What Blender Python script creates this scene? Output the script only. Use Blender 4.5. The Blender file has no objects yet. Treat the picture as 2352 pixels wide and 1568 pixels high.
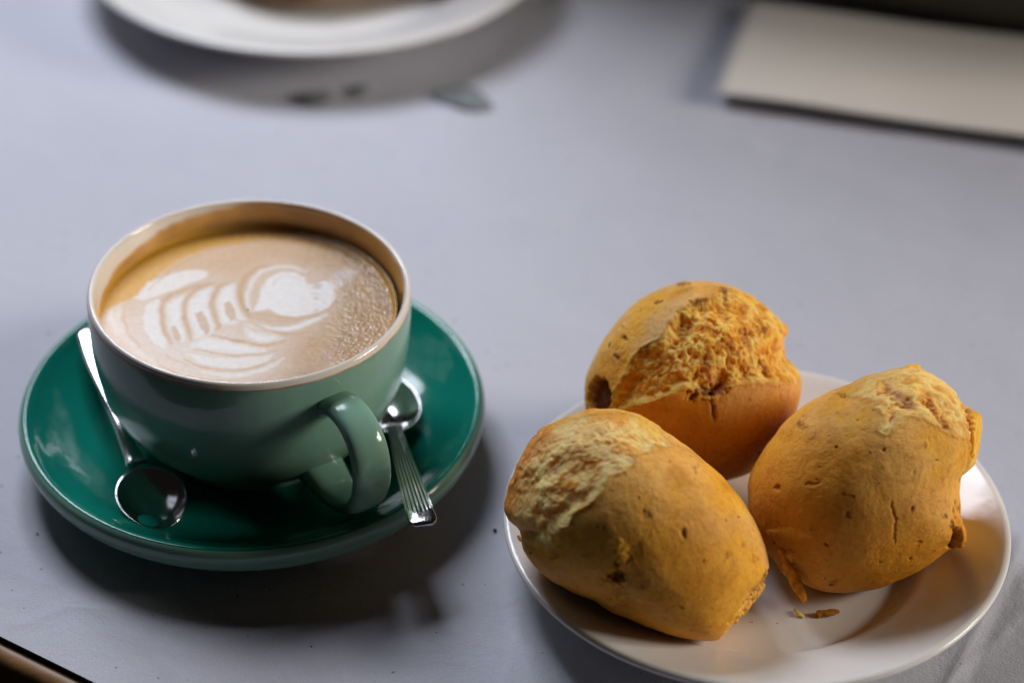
import bpy, math
import numpy as np
from mathutils import Matrix, Vector

scene = bpy.context.scene
C = scene.collection
CM = 0.01                                   # everything below is written in centimetres

# ------------------------------------------------------------------ camera
PITCH, ROLL, CZ, CY = 0.635, 0.023, 47.008, -55.0
FPX = 5800 * 2352 / 2560                    # focal length in pixels of a 2352 px wide picture
fwd = Vector((0, math.cos(PITCH), -math.sin(PITCH)))
rgt0 = Vector((1, 0, 0)); up0 = Vector((0, math.sin(PITCH), math.cos(PITCH)))
cr, sr = math.cos(ROLL), math.sin(ROLL)
RGT = rgt0 * cr + up0 * sr
UP = -rgt0 * sr + up0 * cr
cam_d = bpy.data.cameras.new('camera')
cam = bpy.data.objects.new('camera', cam_d); C.objects.link(cam)
M = Matrix((RGT, UP, -fwd)).transposed().to_4x4()
M.translation = Vector((0, CY, CZ)) * CM
cam.matrix_world = M
cam_d.sensor_width = 36
cam_d.lens = 5800 / 2560 * 36
cam_d.clip_start = 0.02; cam_d.clip_end = 50
cam_d.dof.use_dof = True
cam_d.dof.focus_distance = 0.672
cam_d.dof.aperture_fstop = 5.3
cam_d.dof.aperture_blades = 0
scene.camera = cam

def at(px, py, h):
    """point at height h (cm) seen at a picture position (2352 x 1568)"""
    u = (px - 1176) / FPX; v = (784 - py) / FPX
    d = RGT * u + UP * v + fwd
    t = (h - CZ) / d.z
    return np.array([d.x * t, CY + d.y * t, h])

# ------------------------------------------------------------------ world and window light
w = bpy.data.worlds.new('World'); scene.world = w; w.use_nodes = True
bg = w.node_tree.nodes['Background']
bg.inputs[0].default_value = (1.0, 0.86, 0.70, 1); bg.inputs[1].default_value = 0.006

def window(dirv, dist, sx, sy, power, col, cols, rows, target=(0, 3, 2), gap=0.12):
    """panes of a window seen from the table: one area lamp per pane"""
    d = Vector(dirv).normalized(); T = Vector(target) * CM
    c = T + d * dist
    side = Vector((0, 0, 1)).cross(d).normalized(); upv = d.cross(side)
    pw, ph = sx / cols, sy / rows
    for i in range(cols):
        for j in range(rows):
            l = bpy.data.lights.new('window_light', 'AREA'); l.shape = 'RECTANGLE'
            l.size = pw * (1 - gap); l.size_y = ph * (1 - gap)
            l.energy = power / (cols * rows); l.color = col
            o = bpy.data.objects.new('window_light', l); C.objects.link(o)
            R = Matrix((side, upv, d)).transposed().to_4x4()
            R.translation = c + side * ((i + .5) * pw - sx / 2) + upv * ((j + .5) * ph - sy / 2)
            o.matrix_world = R

window((-.40, .80, 1.0), 1.1, .50, .50, 10.7, (.83, .88, 1.0), 2, 3)
window((-1.05, .70, .90), 1.6, .50, .60, .4, (.83, .88, 1.0), 2, 3)
window((1.0, -.04, .37), 1.8, .6, .5, 24, (1.0, .94, .84), 2, 2)

scene.view_settings.view_transform = 'Standard'
scene.view_settings.look = 'None'
scene.view_settings.exposure = 0
scene.view_settings.gamma = 1
scene.render.engine = 'CYCLES'
scene.cycles.max_bounces = 8

# ------------------------------------------------------------------ noise in numpy
_rng = np.random.RandomState(7)
_perm = _rng.permutation(256); _perm = np.concatenate([_perm, _perm, _perm])
_g = _rng.normal(size=(256, 3)); _g /= np.linalg.norm(_g, axis=1)[:, None]
def perlin(p):
    i = np.floor(p).astype(int); f = p - i; i &= 255
    u = f * f * f * (f * (f * 6 - 15) + 10)
    r = 0
    for a in (0, 1):
        for b in (0, 1):
            for c in (0, 1):
                h = _perm[_perm[_perm[(i[:, 0] + a) & 255] + ((i[:, 1] + b) & 255)] + ((i[:, 2] + c) & 255)]
                g = _g[h & 255]
                dot = (g * (f - np.array([a, b, c]))).sum(1)
                wgt = (u[:, 0] if a else 1 - u[:, 0]) * (u[:, 1] if b else 1 - u[:, 1]) * (u[:, 2] if c else 1 - u[:, 2])
                r = r + dot * wgt
    return r * 1.6
def fbm(p, o=4, gain=.5, lac=2.03):
    r = 0; a = 1; q = np.array(p, float)
    for k in range(o):
        r = r + a * perlin(q); q = q * lac + 17.3; a *= gain
    return r
def sstep(a, b, x):
    t = np.clip((x - a) / (b - a), 0, 1); return t * t * (3 - 2 * t)
def seg_dist(P, line, widths=None):
    """distance of points P (n,2) to a polyline, minus its half width along the way"""
    line = np.asarray(line, float); best = np.full(len(P), 1e9)
    for k in range(len(line) - 1):
        a, b = line[k], line[k + 1]; ab = b - a
        t = np.clip(((P - a) @ ab) / max(ab @ ab, 1e-12), 0, 1)
        d = np.hypot(*(P - a - t[:, None] * ab).T)
        if widths is not None: d = d - (widths[k] * (1 - t) + widths[k + 1] * t)
        best = np.minimum(best, d)
    return best
def poly_sdf(P, poly):
    """signed distance, negative inside"""
    poly = np.asarray(poly, float); n = len(poly)
    d = seg_dist(P, np.vstack([poly, poly[:1]]))
    ins = np.zeros(len(P), bool)
    for k in range(n):
        (x1, y1), (x2, y2) = poly[k], poly[(k + 1) % n]
        c = ((y1 > P[:, 1]) != (y2 > P[:, 1]))
        with np.errstate(divide='ignore', invalid='ignore'):
            xi = (x2 - x1) * (P[:, 1] - y1) / (y2 - y1) + x1
        ins ^= c & (P[:, 0] < xi)
    return np.where(ins, -d, d)

# ------------------------------------------------------------------ mesh helpers
def new_mesh(name, V, F, smooth=True, cols=None, colname='Col'):
    me = bpy.data.meshes.new(name)
    V = np.asarray(V, float) * CM
    if isinstance(F, np.ndarray) and F.ndim == 2:
        k = F.shape[1]
        me.vertices.add(len(V)); me.vertices.foreach_set('co', V.ravel())
        me.loops.add(F.size); me.loops.foreach_set('vertex_index', F.ravel().astype(np.int32))
        me.polygons.add(len(F)); me.polygons.foreach_set('loop_start', np.arange(0, F.size, k, dtype=np.int32))
        try: me.polygons.foreach_set('loop_total', np.full(len(F), k, dtype=np.int32))
        except Exception: pass
        me.update(calc_edges=True)
    else:
        me.from_pydata(V.tolist(), [], [list(map(int, f)) for f in F])
    me.validate()
    me.polygons.foreach_set('use_smooth', np.full(len(me.polygons), smooth))
    if cols is not None:
        ca = me.color_attributes.new(colname, 'FLOAT_COLOR', 'POINT')
        cc = np.ones((len(V), 4)); cc[:, :cols.shape[1]] = cols
        ca.data.foreach_set('color', cc.ravel())
    return me
def obj(name, me, mat, parent=None, loc=None):
    o = bpy.data.objects.new(name, me); C.objects.link(o)
    if mat is not None: me.materials.append(mat)
    if parent is not None: o.parent = parent
    if loc is not None: o.location = Vector(loc) * CM
    return o
def empty(name, loc):
    o = bpy.data.objects.new(name, None); C.objects.link(o)
    o.location = Vector(loc) * CM; o.empty_display_size = .01
    return o
def tag(o, label=None, cat=None, group=None, kind=None):
    if label: o['label'] = label
    if cat: o['category'] = cat
    if group: o['group'] = group
    if kind: o['kind'] = kind
    return o
def smooth_curve(pts, n):
    """Catmull-Rom through points, n samples"""
    P = np.asarray(pts, float); P = np.vstack([2 * P[0] - P[1], P, 2 * P[-1] - P[-2]])
    m = len(P) - 3; out = []
    for s in np.linspace(0, m, n):
        k = min(int(s), m - 1); t = s - k
        a, b, c, d = P[k:k + 4]
        out.append(.5 * ((2 * b) + (-a + c) * t + (2 * a - 5 * b + 4 * c - d) * t * t + (-a + 3 * b - 3 * c + d) * t ** 3))
    return np.array(out)
def lathe(profile, seg=160, n=None, wob=0):
    pr = smooth_curve(profile, n) if n else np.asarray(profile, float)
    th = np.linspace(0, 2 * np.pi, seg, endpoint=False)
    V = np.stack([pr[:, 0][:, None] * np.cos(th), pr[:, 0][:, None] * np.sin(th), np.repeat(pr[:, 1][:, None], seg, 1)], -1)
    m = len(pr); V = V.reshape(-1, 3)
    i = np.arange(m - 1)[:, None]; j = np.arange(seg)[None]
    a = i * seg + j; b = i * seg + (j + 1) % seg
    F = np.stack([a, b, b + seg, a + seg], -1).reshape(-1, 4)
    return V, F
def sweep(path, side, half_w, half_t, ring=24, power=2.6, close=True):
    """rounded strap along a path; side = direction of its width"""
    path = np.asarray(path, float); n = len(path); V = []
    tan = np.gradient(path, axis=0); tan /= np.linalg.norm(tan, axis=1)[:, None]
    ph = np.linspace(0, 2 * np.pi, ring, endpoint=False)
    sx = np.sign(np.cos(ph)) * np.abs(np.cos(ph)) ** (2 / power); sy = np.sign(np.sin(ph)) * np.abs(np.sin(ph)) ** (2 / power)
    side = np.broadcast_to(np.asarray(side, float), path.shape)
    for k in range(n):
        s = side[k] - tan[k] * (side[k] @ tan[k]); s = s / np.linalg.norm(s)
        nn = np.cross(tan[k], s)
        V.append(path[k] + np.outer(sx * half_w[k], s) + np.outer(sy * half_t[k], nn))
    V = np.concatenate(V); F = []
    for k in range(n - 1):
        for j in range(ring):
            a = k * ring + j; b = k * ring + (j + 1) % ring
            F.append((a, b, b + ring, a + ring))
    if close:
        F.append(tuple(range(ring))[::-1]); F.append(tuple(range((n - 1) * ring, n * ring)))
    return V, F

# ------------------------------------------------------------------ materials
def mat(name, col=(.5, .5, .5), rough=.5, metal=0, spec=.5, coat=0, coat_rough=.05, sss=0, sss_r=(.5, .3, .1), sss_s=.004):
    m = bpy.data.materials.new(name); m.use_nodes = True
    b = m.node_tree.nodes['Principled BSDF']
    b.inputs['Base Color'].default_value = (*col, 1); b.inputs['Roughness'].default_value = rough
    b.inputs['Metallic'].default_value = metal; b.inputs['Specular IOR Level'].default_value = spec
    b.inputs['Coat Weight'].default_value = coat; b.inputs['Coat Roughness'].default_value = coat_rough
    if sss:
        b.inputs['Subsurface Weight'].default_value = sss; b.inputs['Subsurface Radius'].default_value = sss_r
        b.inputs['Subsurface Scale'].default_value = sss_s
    return m, m.node_tree, b
def node(nt, t, **kw):
    n = nt.nodes.new(t)
    for k, v in kw.items():
        if k in n.inputs: n.inputs[k].default_value = v
        else: setattr(n, k, v)
    return n
def noise(nt, scale, detail=4, rough=.55, dist=0, vec=None):
    n = node(nt, 'ShaderNodeTexNoise'); n.inputs['Scale'].default_value = scale
    n.inputs['Detail'].default_value = detail; n.inputs['Roughness'].default_value = rough; n.inputs['Distortion'].default_value = dist
    if vec is None:
        tc = nt.nodes.get('TC') or nt.nodes.new('ShaderNodeTexCoord'); tc.name = 'TC'
        vec = tc.outputs['Object']
    nt.links.new(vec, n.inputs['Vector'])
    return n.outputs['Fac']
def ramp(nt, fac, stops):
    r = nt.nodes.new('ShaderNodeValToRGB'); e = r.color_ramp.elements
    while len(e) < len(stops): e.new(.5)
    for k, (p, c) in enumerate(stops):
        e[k].position = p; e[k].color = (*c, 1) if len(c) == 3 else c
    nt.links.new(fac, r.inputs['Fac']); return r.outputs['Color']
def mix(nt, a, b, fac, mode='MIX'):
    m = nt.nodes.new('ShaderNodeMix'); m.data_type = 'RGBA'; m.blend_type = mode
    for s, v in ((0, fac), (6, a), (7, b)):
        if isinstance(v, (int, float)): m.inputs[s].default_value = v
        elif isinstance(v, tuple): m.inputs[s].default_value = (*v, 1)
        else: nt.links.new(v, m.inputs[s])
    return m.outputs[2]
def bump(nt, b, h, strength, dist, prev=None):
    n = nt.nodes.new('ShaderNodeBump'); n.inputs['Strength'].default_value = strength; n.inputs['Distance'].default_value = dist
    nt.links.new(h, n.inputs['Height'])
    if prev is not None: nt.links.new(prev, n.inputs['Normal'])
    nt.links.new(n.outputs['Normal'], b.inputs['Normal'])
    return n.outputs['Normal']
def vcol(nt, name='Col'):
    n = nt.nodes.new('ShaderNodeVertexColor'); n.layer_name = name; return n.outputs['Color']

def glaze(name, col, col2, rough=.1):
    m, nt, b = mat(name, col, rough, spec=.42, coat=.0, coat_rough=.04)
    c = ramp(nt, noise(nt, 60, 5), [(.3, col), (.7, col2)])
    sp = ramp(nt, noise(nt, 900, 2, .5), [(.78, (0, 0, 0)), (.84, (1, 1, 1))])
    c2 = mix(nt, c, tuple(x * .55 for x in col), sp)
    nt.links.new(c2, b.inputs['Base Color'])
    r = ramp(nt, noise(nt, 45, 4), [(.3, (rough * .7,) * 3), (.75, (rough * 1.5,) * 3)]); nt.links.new(r, b.inputs['Roughness'])
    bump(nt, b, noise(nt, 110, 2), .10, .0012)
    return m
M_green = glaze('sage_green_glaze', (.19, .355, .275), (.205, .375, .29), .13)
M_teal = glaze('teal_green_glaze', (.004, .185, .135), (.006, .21, .15), .10)
M_cream = glaze('cream_glaze', (.80, .74, .68), (.83, .77, .71), .12)
M_white = glaze('white_porcelain_glaze', (.76, .735, .70), (.79, .765, .73), .14)

M_steel, nt, b = mat('polished_steel', (.74, .74, .74), .13, 1)
tc = nt.nodes.new('ShaderNodeTexCoord'); mp = nt.nodes.new('ShaderNodeMapping'); mp.inputs['Scale'].default_value = (1, .12, 1)
nt.links.new(tc.outputs['Object'], mp.inputs['Vector'])
nt.links.new(ramp(nt, noise(nt, 900, 6, .7, 0, mp.outputs['Vector']), [(.3, (.08,) * 3), (.75, (.20,) * 3)]), b.inputs['Roughness'])
bump(nt, b, noise(nt, 700, 4, .6), .05, .0004)

# ------------------------------------------------------------------ the table, its paper and the floor
E0 = np.array([-14.63, -6.15]); T_ = np.array([.861, -.509]); N_ = np.array([.509, .861])
def tab(s, n): return E0 + T_ * s + N_ * n

M_paper, nt, b = mat('white_table_paper', (.72, .72, .75), .62, spec=.35)
pc = ramp(nt, noise(nt, 7, 5, .6), [(.3, (.545, .54, .605)), (.7, (.60, .595, .655))])
fib = ramp(nt, noise(nt, 1500, 3, .7), [(.25, (.86, .86, .86)), (.6, (1, 1, 1))])
pc = mix(nt, pc, fib, .7, 'MULTIPLY')
specks = ramp(nt, noise(nt, 420, 1, .3), [(.765, (0, 0, 0)), (.785, (1, 1, 1))])
pc = mix(nt, pc, (.25, .24, .22), specks)
nt.links.new(pc, b.inputs['Base Color'])
n1 = bump(nt, b, noise(nt, 1300, 5, .7), .6, .0005)
bump(nt, b, noise(nt, 28, 6, .62, .4), .40, .0030, n1)

ns, nn_ = 620, 560
s = np.concatenate([np.linspace(-70, -8, 60), np.linspace(-7.8, 45, ns - 140), np.linspace(45.6, 110, 80)])
n = np.concatenate([np.linspace(0, 44, nn_ - 60), np.linspace(44.6, 110, 60)])
Sg, Ng = np.meshgrid(s, n)
XY = E0 + Sg.reshape(-1, 1) * T_ + Ng.reshape(-1, 1) * N_
z = .035 * fbm(np.column_stack([XY * .07, XY[:, 0] * 0]), 4) + .016 * fbm(np.column_stack([XY * .33, XY[:, 0] * 0 + 9]), 4)
def crease(line, depth, width):
    d = seg_dist(XY, line); return depth * np.exp(-(d / width)) * (.75 + .5 * perlin(np.column_stack([XY * .5, XY[:, 0] * 0 + 3])))
L2 = lambda pts: [at(x, y, 0)[:2] for x, y in pts]
z += crease(L2([(2420, 1120), (2352, 1232), (2290, 1350), (2180, 1568), (2120, 1690)]), .10, .16)
z -= crease(L2([(2420, 1190), (2330, 1330), (2225, 1568), (2160, 1700)]), .05, .22)
z += crease(L2([(2352, 1400), (2290, 1470), (2200, 1540)]), .05, .2)
z += .5 * crease(L2([(-20, 1300), (120, 1340), (330, 1480), (420, 1568)]), .05, .4)
z += crease(L2([(-40, 1470), (60, 1430), (150, 1395), (260, 1400)]), .045, .25)
z += crease(L2([(1160, 1568), (1190, 1450), (1200, 1350)]), .03, .3)
z += crease(L2([(1225, 1568), (1232, 1420), (1180, 1290)]), .025, .25)
z += crease(L2([(-20, 620), (260, 560), (700, 330), (1010, 260)]), .045, .5)
z += crease(L2([(900, 345), (1010, 255), (1180, 120), (1300, -20)]), .05, .35)
z += crease(L2([(1350, 250), (1700, 330), (2352, 560)]), .05, .8)
z += crease(L2([(1000, 520), (1500, 470), (2352, 640)]), .03, .7)
# keep the sheet down where things stand on it
for (cx, cy, r) in ((-8.11, 2.76, 4.6), (7.41, -2.26, 5.2)):
    d = np.hypot(XY[:, 0] - cx, XY[:, 1] - cy); z = np.where(d < r + 1.2, z * sstep(r, r + 1.2, d), z)
z = z * 1.35 * sstep(0, 1.2, Ng.ravel())
V = np.column_stack([XY, z]); m_, k_ = Sg.shape
i = np.arange(m_ - 1)[:, None]; j = np.arange(k_ - 1)[None]; a = i * k_ + j
F = np.stack([a, a + 1, a + 1 + k_, a + k_], -1).reshape(-1, 4)
paper = obj('table_paper', new_mesh('table_paper', V, F), M_paper)
tag(paper, 'white paper sheet with faint creases spread over the whole table under cup and plates', 'table cover')

# small marks printed on the paper beyond the cup
M_mark, nt, b = mat('grey_green_print', (.055, .085, .075), .95, spec=.1)
nt.links.new(ramp(nt, noise(nt, 300, 4), [(.3, (.15, .165, .165)), (.7, (.26, .27, .275))]), b.inputs['Base Color'])
def blot(px, py, rx, ry, seed, label):
    c = at(px, py, 0); r_ = np.random.RandomState(seed); K = 40
    th = np.linspace(0, 2 * np.pi, K, endpoint=False)
    rad = 1 + .18 * np.sin(2 * th + r_.rand() * 6) + .12 * np.sin(3 * th + r_.rand() * 6) + .05 * r_.randn(K)
    P = np.column_stack([rx * rad * np.cos(th), ry * rad * np.sin(th)])
    V = [(0, 0, .05)] + [(x, y, .04) for x, y in P * .8] + [(x, y, .0) for x, y in P]
    F = [(0, 1 + k, 1 + (k + 1) % K) for k in range(K)] + [(1 + k, 1 + K + k, 1 + K + (k + 1) % K, 1 + (k + 1) % K) for k in range(K)]
    o = obj('dark_leaf_scrap', new_mesh('dark_leaf_scrap', V, F), M_mark, None, (c[0], c[1], .14))
    tag(o, label, 'leaf scrap', 'dark blurred scraps on the paper')
blot(1064, 230, 1.12, .85, 3, 'larger dark grey-green blurred scrap on the paper right of the far plate shadow')
blot(722, 231, .60, .62, 5, 'small dark blurred scrap on the paper just in front of the far plate shadow')
blot(826, 214, .38, .36, 8, 'tiny faint dark scrap between the two bigger scraps behind the cup')
M_speck, _, _ = mat('dark_crumb', (.06, .045, .03), .8)
def tiny(px, py, r, seed, label):
    c = at(px, py, 0); r_ = np.random.RandomState(seed)
    V, F = lathe([(0.001, 0), (r, r * .1), (r * 1.05, r * .5), (r * .6, r), (.001, r * 1.1)], 9)
    V = V * (1 + .18 * r_.randn(len(V), 1))
    tag(obj('speck', new_mesh('speck', V, F), M_speck, None, (c[0], c[1], .02)), label, 'speck', 'dark specks lying on the paper')
tiny(1137, 1219, .055, 1, 'dark round speck on the paper between the saucer and the near plate')
tiny(86, 1227, .035, 2, 'tiny dark speck on the paper below the left side of the saucer')
tiny(1299, 1580 - 8, .03, 4, 'tiny dark speck on the paper beside the bottom of the near plate')
tiny(715, 1380 + 105, .028, 5, 'tiny dark speck on the paper in the cup shadow at the bottom')

# table body
M_wood, nt, b = mat('worn_wood_edging', (.22, .10, .04), .45)
mp = nt.nodes.new('ShaderNodeMapping'); tc = nt.nodes.new('ShaderNodeTexCoord'); nt.links.new(tc.outputs['Object'], mp.inputs['Vector'])
mp.inputs['Rotation'].default_value = (0, 0, math.radians(30.6)); mp.inputs['Scale'].default_value = (1, 9, 9)
nt.links.new(ramp(nt, noise(nt, 22, 6, .65, .3, mp.outputs['Vector']), [(.3, (.18, .075, .026)), (.55, (.42, .21, .08)), (.75, (.58, .33, .14))]), b.inputs['Base Color'])
M_board, nt, b = mat('dark_table_board', (.03, .022, .016), .5)
nt.links.new(ramp(nt, noise(nt, 30, 5), [(.3, (.022, .016, .012)), (.7, (.05, .036, .026))]), b.inputs['Base Color'])
ct = tab(20, 55)
table = empty('cafe_table', (ct[0], ct[1], -75)); tag(table, 'dark cafe table with a worn brown wooden edging, covered in white paper', 'table')
def strip(sec, s0, s1, seg=80):
    """cross section (n, z) drawn along the table edge, in table-local cm"""
    V = []; K = len(sec); ss = np.linspace(s0, s1, seg)
    for q in ss:
        for (nn, zz) in sec:
            p = tab(q, nn); V.append((p[0] - ct[0], p[1] - ct[1], zz + 75))
    F = [(i * K + j, i * K + (j + 1) % K, (i + 1) * K + (j + 1) % K, (i + 1) * K + j) for i in range(seg - 1) for j in range(K)]
    F += [tuple(range(K)), tuple(range((seg - 1) * K, seg * K))[::-1]]
    return V, F
V, F = strip([(0.02, -.08), (109, -.08), (109, -2.4), (.02, -2.4)], -68, 108, 6)
obj('tabletop', new_mesh('tabletop', V, F, False), M_board, table)
arc = [(-.16 - .42 * math.sin(t), -.62 + .42 * math.cos(t)) for t in np.linspace(0, math.pi / 2, 8)]
V, F = strip([(-.02, -.20)] + arc + [(-.58, -2.1), (-.45, -2.4), (-.02, -2.4)], -68, 108, 120)
obj('wooden_edging', new_mesh('wooden_edging', V, F), M_wood, table)
for sx, sn in ((-60, 8), (100, 8), (-60, 100), (100, 100)):
    p = tab(sx, sn); V, F = lathe([(.01, 0), (2.4, 0), (2.2, 1), (2.0, 36), (2.2, 72.59), (.01, 72.59)], 16)
    obj('leg', new_mesh('leg', V, F), M_board, table, (p[0] - ct[0], p[1] - ct[1], 0))
M_floor, nt, b = mat('dark_floor', (.02, .017, .015), .6)
nt.links.new(ramp(nt, noise(nt, 4, 5), [(.3, (.014, .011, .009)), (.7, (.03, .024, .02))]), b.inputs['Base Color'])
tag(obj('floor', new_mesh('floor', [(-400, -400, -75), (400, -400, -75), (400, 400, -75), (-400, 400, -75)], [(0, 1, 2, 3)], False), M_floor), kind='structure')

# ------------------------------------------------------------------ saucer
SC = (-8.11, 2.76)
sprof = [(.01, .42), (2.4, .42), (3.6, .40), (3.95, .10), (4.1, .02), (4.35, .02), (4.5, .22), (5.1, .50), (6.0, .74), (6.75, 1.00), (7.16, 1.24),
         (7.30, 1.54), (7.30, 1.86), (7.16, 2.03), (7.02, 2.03), (6.88, 1.94), (6.6, 1.72), (6.0, 1.34), (5.2, 1.01), (4.3, .80), (3.5, .72), (3.0, .70), (2.9, .64), (2.7, .62), (1.4, .62), (.01, .62)]
V, F = lathe(sprof, 220, 150)
saucer = obj('saucer', new_mesh('saucer', V, F), M_teal, None, (*SC, 0))
saucer.rotation_euler = (.011, -.009, 0)
tag(saucer, 'glossy teal green round saucer under the coffee cup', 'saucer')
# the outer wall of the saucer shows the paler glaze of the cup
me = saucer.data; me.materials.append(M_green)
zc = np.empty(len(me.polygons) * 3); me.polygons.foreach_get('center', zc); zc = zc.reshape(-1, 3)
seg = 220; row = np.arange(len(me.polygons)) // seg
pr_ = smooth_curve(sprof, 150); crest = int(np.argmax(np.where(pr_[:, 0] > 6.9, pr_[:, 1], 0)))
me.polygons.foreach_set('material_index', (row < crest - 3).astype(np.int32)); me.update()

# ------------------------------------------------------------------ cup
CB = .64                                      # height of the cup foot
CX, CYc = -8.12, 2.737
cup = empty('coffee_cup', (CX, CYc, CB)); cup.rotation_euler = (.004, .018, 0)
tag(cup, 'sage green coffee cup with cream lining standing on the teal saucer', 'cup')
RIM = 5.70
body_p = [(.01, .16), (2.3, .16), (2.5, .02), (2.85, .0), (2.98, .12), (2.96, .28), (3.2, .48), (3.70, .90), (4.18, 1.5), (4.54, 2.2), (4.76, 3.0),
          (4.87, 3.8), (4.91, 4.6), (4.91, 5.2), (4.90, 5.48)]
V, F = lathe(body_p, 240, 120); obj('body', new_mesh('body', V, F), M_green, cup)
# bare line where green glaze stops
M_bare, nt, b = mat('brown_glaze_line', (.50, .27, .12), .4)
nt.links.new(ramp(nt, noise(nt, 120, 3), [(.35, (.42, .21, .08)), (.65, (.68, .50, .34))]), b.inputs['Base Color'])
V, F = lathe([(4.89, 5.465), (4.912, 5.475), (4.910, 5.515), (4.89, 5.525)], 240)
obj('glaze_line', new_mesh('glaze_line', V, F), M_bare, cup)
COF = 4.80                                     # coffee level above the foot
# lining: inner wall, its coffee stain, with the back wall's shade put into the dark part
lin_p = [(4.898, 5.52), (4.895, 5.59), (4.865, 5.66), (4.80, 5.70), (4.735, 5.67), (4.69, 5.58), (4.65, 5.40), (4.60, 5.1), (4.55, 4.7), (4.46, 4.2), (4.1, 3.4), (3.7, 2.3), (2.9, 1.3), (1.8, .8), (.01, .7)]
V, F = lathe(lin_p, 300, 160)
th = np.arctan2(V[:, 1], V[:, 0]); inside = (V[:, 0] ** 2 + V[:, 1] ** 2) < 4.73 ** 2
hz = V[:, 2] - COF
# stain height: low on the left, higher towards the back and right
deg = np.degrees(th)
hgt = np.interp(deg % 360, [0, 30, 60, 90, 115, 140, 165, 180, 200, 260, 330, 360], [.75, .90, .98, .90, .66, .42, .26, .12, .04, .05, .35, .75])
rag = fbm(np.column_stack([np.cos(th) * 4, np.sin(th) * 4, V[:, 2] * 1.5]), 5)
st = inside * (1 - sstep(hgt - .10, hgt + .12, hz + .10 * rag))
cream = np.array([.82, .755, .69]); amber = np.array([.60, .285, .035]); dk = np.array([.15, .055, .010])
deep = sstep(.55, .0, hz) * np.interp(deg % 360, [0, 20, 45, 95, 120, 360], [.5, .8, 1., .9, .1, .1])
stc = amber * (1 - deep[:, None]) + dk * deep[:, None]
stc = stc * (1 + .25 * rag[:, None])
col = cream * (1 - st[:, None] * .92) + stc * st[:, None] * .92
M_lining, nt, b = mat('cream_lining_glaze', (.8, .75, .7), .10, spec=.55, coat=.3)
nt.links.new(vcol(nt), b.inputs['Base Color'])
bump(nt, b, noise(nt, 130, 2), .08, .001)
obj('lining', new_mesh('lining', V, F, cols=np.clip(col, 0, 1)), M_lining, cup)
# handle
haz = math.radians(-54); hd = np.array([math.cos(haz), math.sin(haz), 0]); hs = np.array([-math.sin(haz), math.cos(haz), 0])
hp = smooth_curve([(4.35, 4.10), (4.85, 4.42), (5.45, 4.62), (6.12, 4.50), (6.66, 4.03), (6.90, 3.30), (6.84, 2.45), (6.46, 1.75), (5.75, 1.28), (5.0, 1.12), (4.3, 1.28), (3.6, 1.45)], 90)
path = hp[:, :1] * hd + np.array([0, 0, 1]) * hp[:, 1:]
q = np.linspace(0, 1, 90)
hw = .56 + .20 * np.exp(-(q / .10) ** 2) + .20 * np.exp(-((1 - q) / .14) ** 2) + .06 * np.exp(-((q - .5) / .2) ** 2)
ht = .27 + .20 * np.exp(-(q / .09) ** 2) + .22 * np.exp(-((1 - q) / .13) ** 2)
V, F = sweep(path, hs, hw, ht, 32, 2.7)
obj('handle', new_mesh('handle', V, F), M_green, cup)

# ------------------------------------------------------------------ coffee with its poured pattern
NR, NT = 300, 640
rr = 4.565 * (np.linspace(0, 1, NR) ** .85)
tt = np.linspace(0, 2 * np.pi, NT, endpoint=False)
X = (rr[:, None] * np.cos(tt)).ravel(); Y = (rr[:, None] * np.sin(tt)).ravel()
P = np.column_stack([X, Y])
CH = CB + COF                                  # world height of the surface
A_ = lambda pts: np.array([at((180 + x / 3.016) * .91875, (480 + y / 3.016) * .91875, CH)[:2] - (CX, CYc) for x, y in pts])
B_ = lambda pts: A_([(x + 420 * 3.016, y) for x, y in pts])
PXC = 3.016 / .91875 / 75                      # cm per pixel of those close-ups: 1/(px per cm)
PXC = 1 / (75 / .91875 * 3.016)
P3 = np.column_stack([P, P[:, 0] * 0])
warp = np.column_stack([fbm(P3 * 1.3 + 5, 4), fbm(P3 * 1.3 + 31, 4)]) * .05 + np.column_stack([fbm(P3 * 7 + 5, 2), fbm(P3 * 7 + 31, 2)]) * .009
Pw = P + warp
tan = np.array([.66, .43, .235]); tan2 = np.array([.60, .365, .175]); white = np.array([.86, .83, .80]); brown = np.array([.52, .255, .07])
crema = np.array([.70, .36, .03])
n1 = fbm(P3 * .8 + 9, 4); n2 = fbm(P3 * 6 + 2, 4); n3 = fbm(P3 * 28, 3)
ca = tan[None] * np.ones((len(P), 1))
k = sstep(-2.5, 3.2, X - Y * .3 + n1 * 1.2)[:, None]; ca = ca * (1 - k) + tan2 * k
# paler foam low left
k = (sstep(.2, -2.6, Y + .35 * X + .3 * n1 + .0) * sstep(3.0, -1.0, X) * .42)[:, None]; ca = ca * (1 - k) + white * k
def lay(mask, c):
    global ca
    mask = mask[:, None]; ca = ca * (1 - mask) + np.asarray(c) * mask
def wpoly(pts, s=1., soft=.19, c=white):
    d = poly_sdf(Pw, pts); lay(s * .88 * (1 - sstep(-soft, soft * .8, d)), c)
def stroke(pts, wpx, s=1., soft=.10, c=brown, taper=True):
    pts = np.asarray(pts); n_ = len(pts); hwid = wpx * PXC * .55
    wd = np.full(n_, hwid)
    if taper: wd[0] *= .35; wd[-1] *= .35
    d = seg_dist(Pw, pts, wd); lay(s * (1 - sstep(-soft, soft, d)), c)
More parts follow.
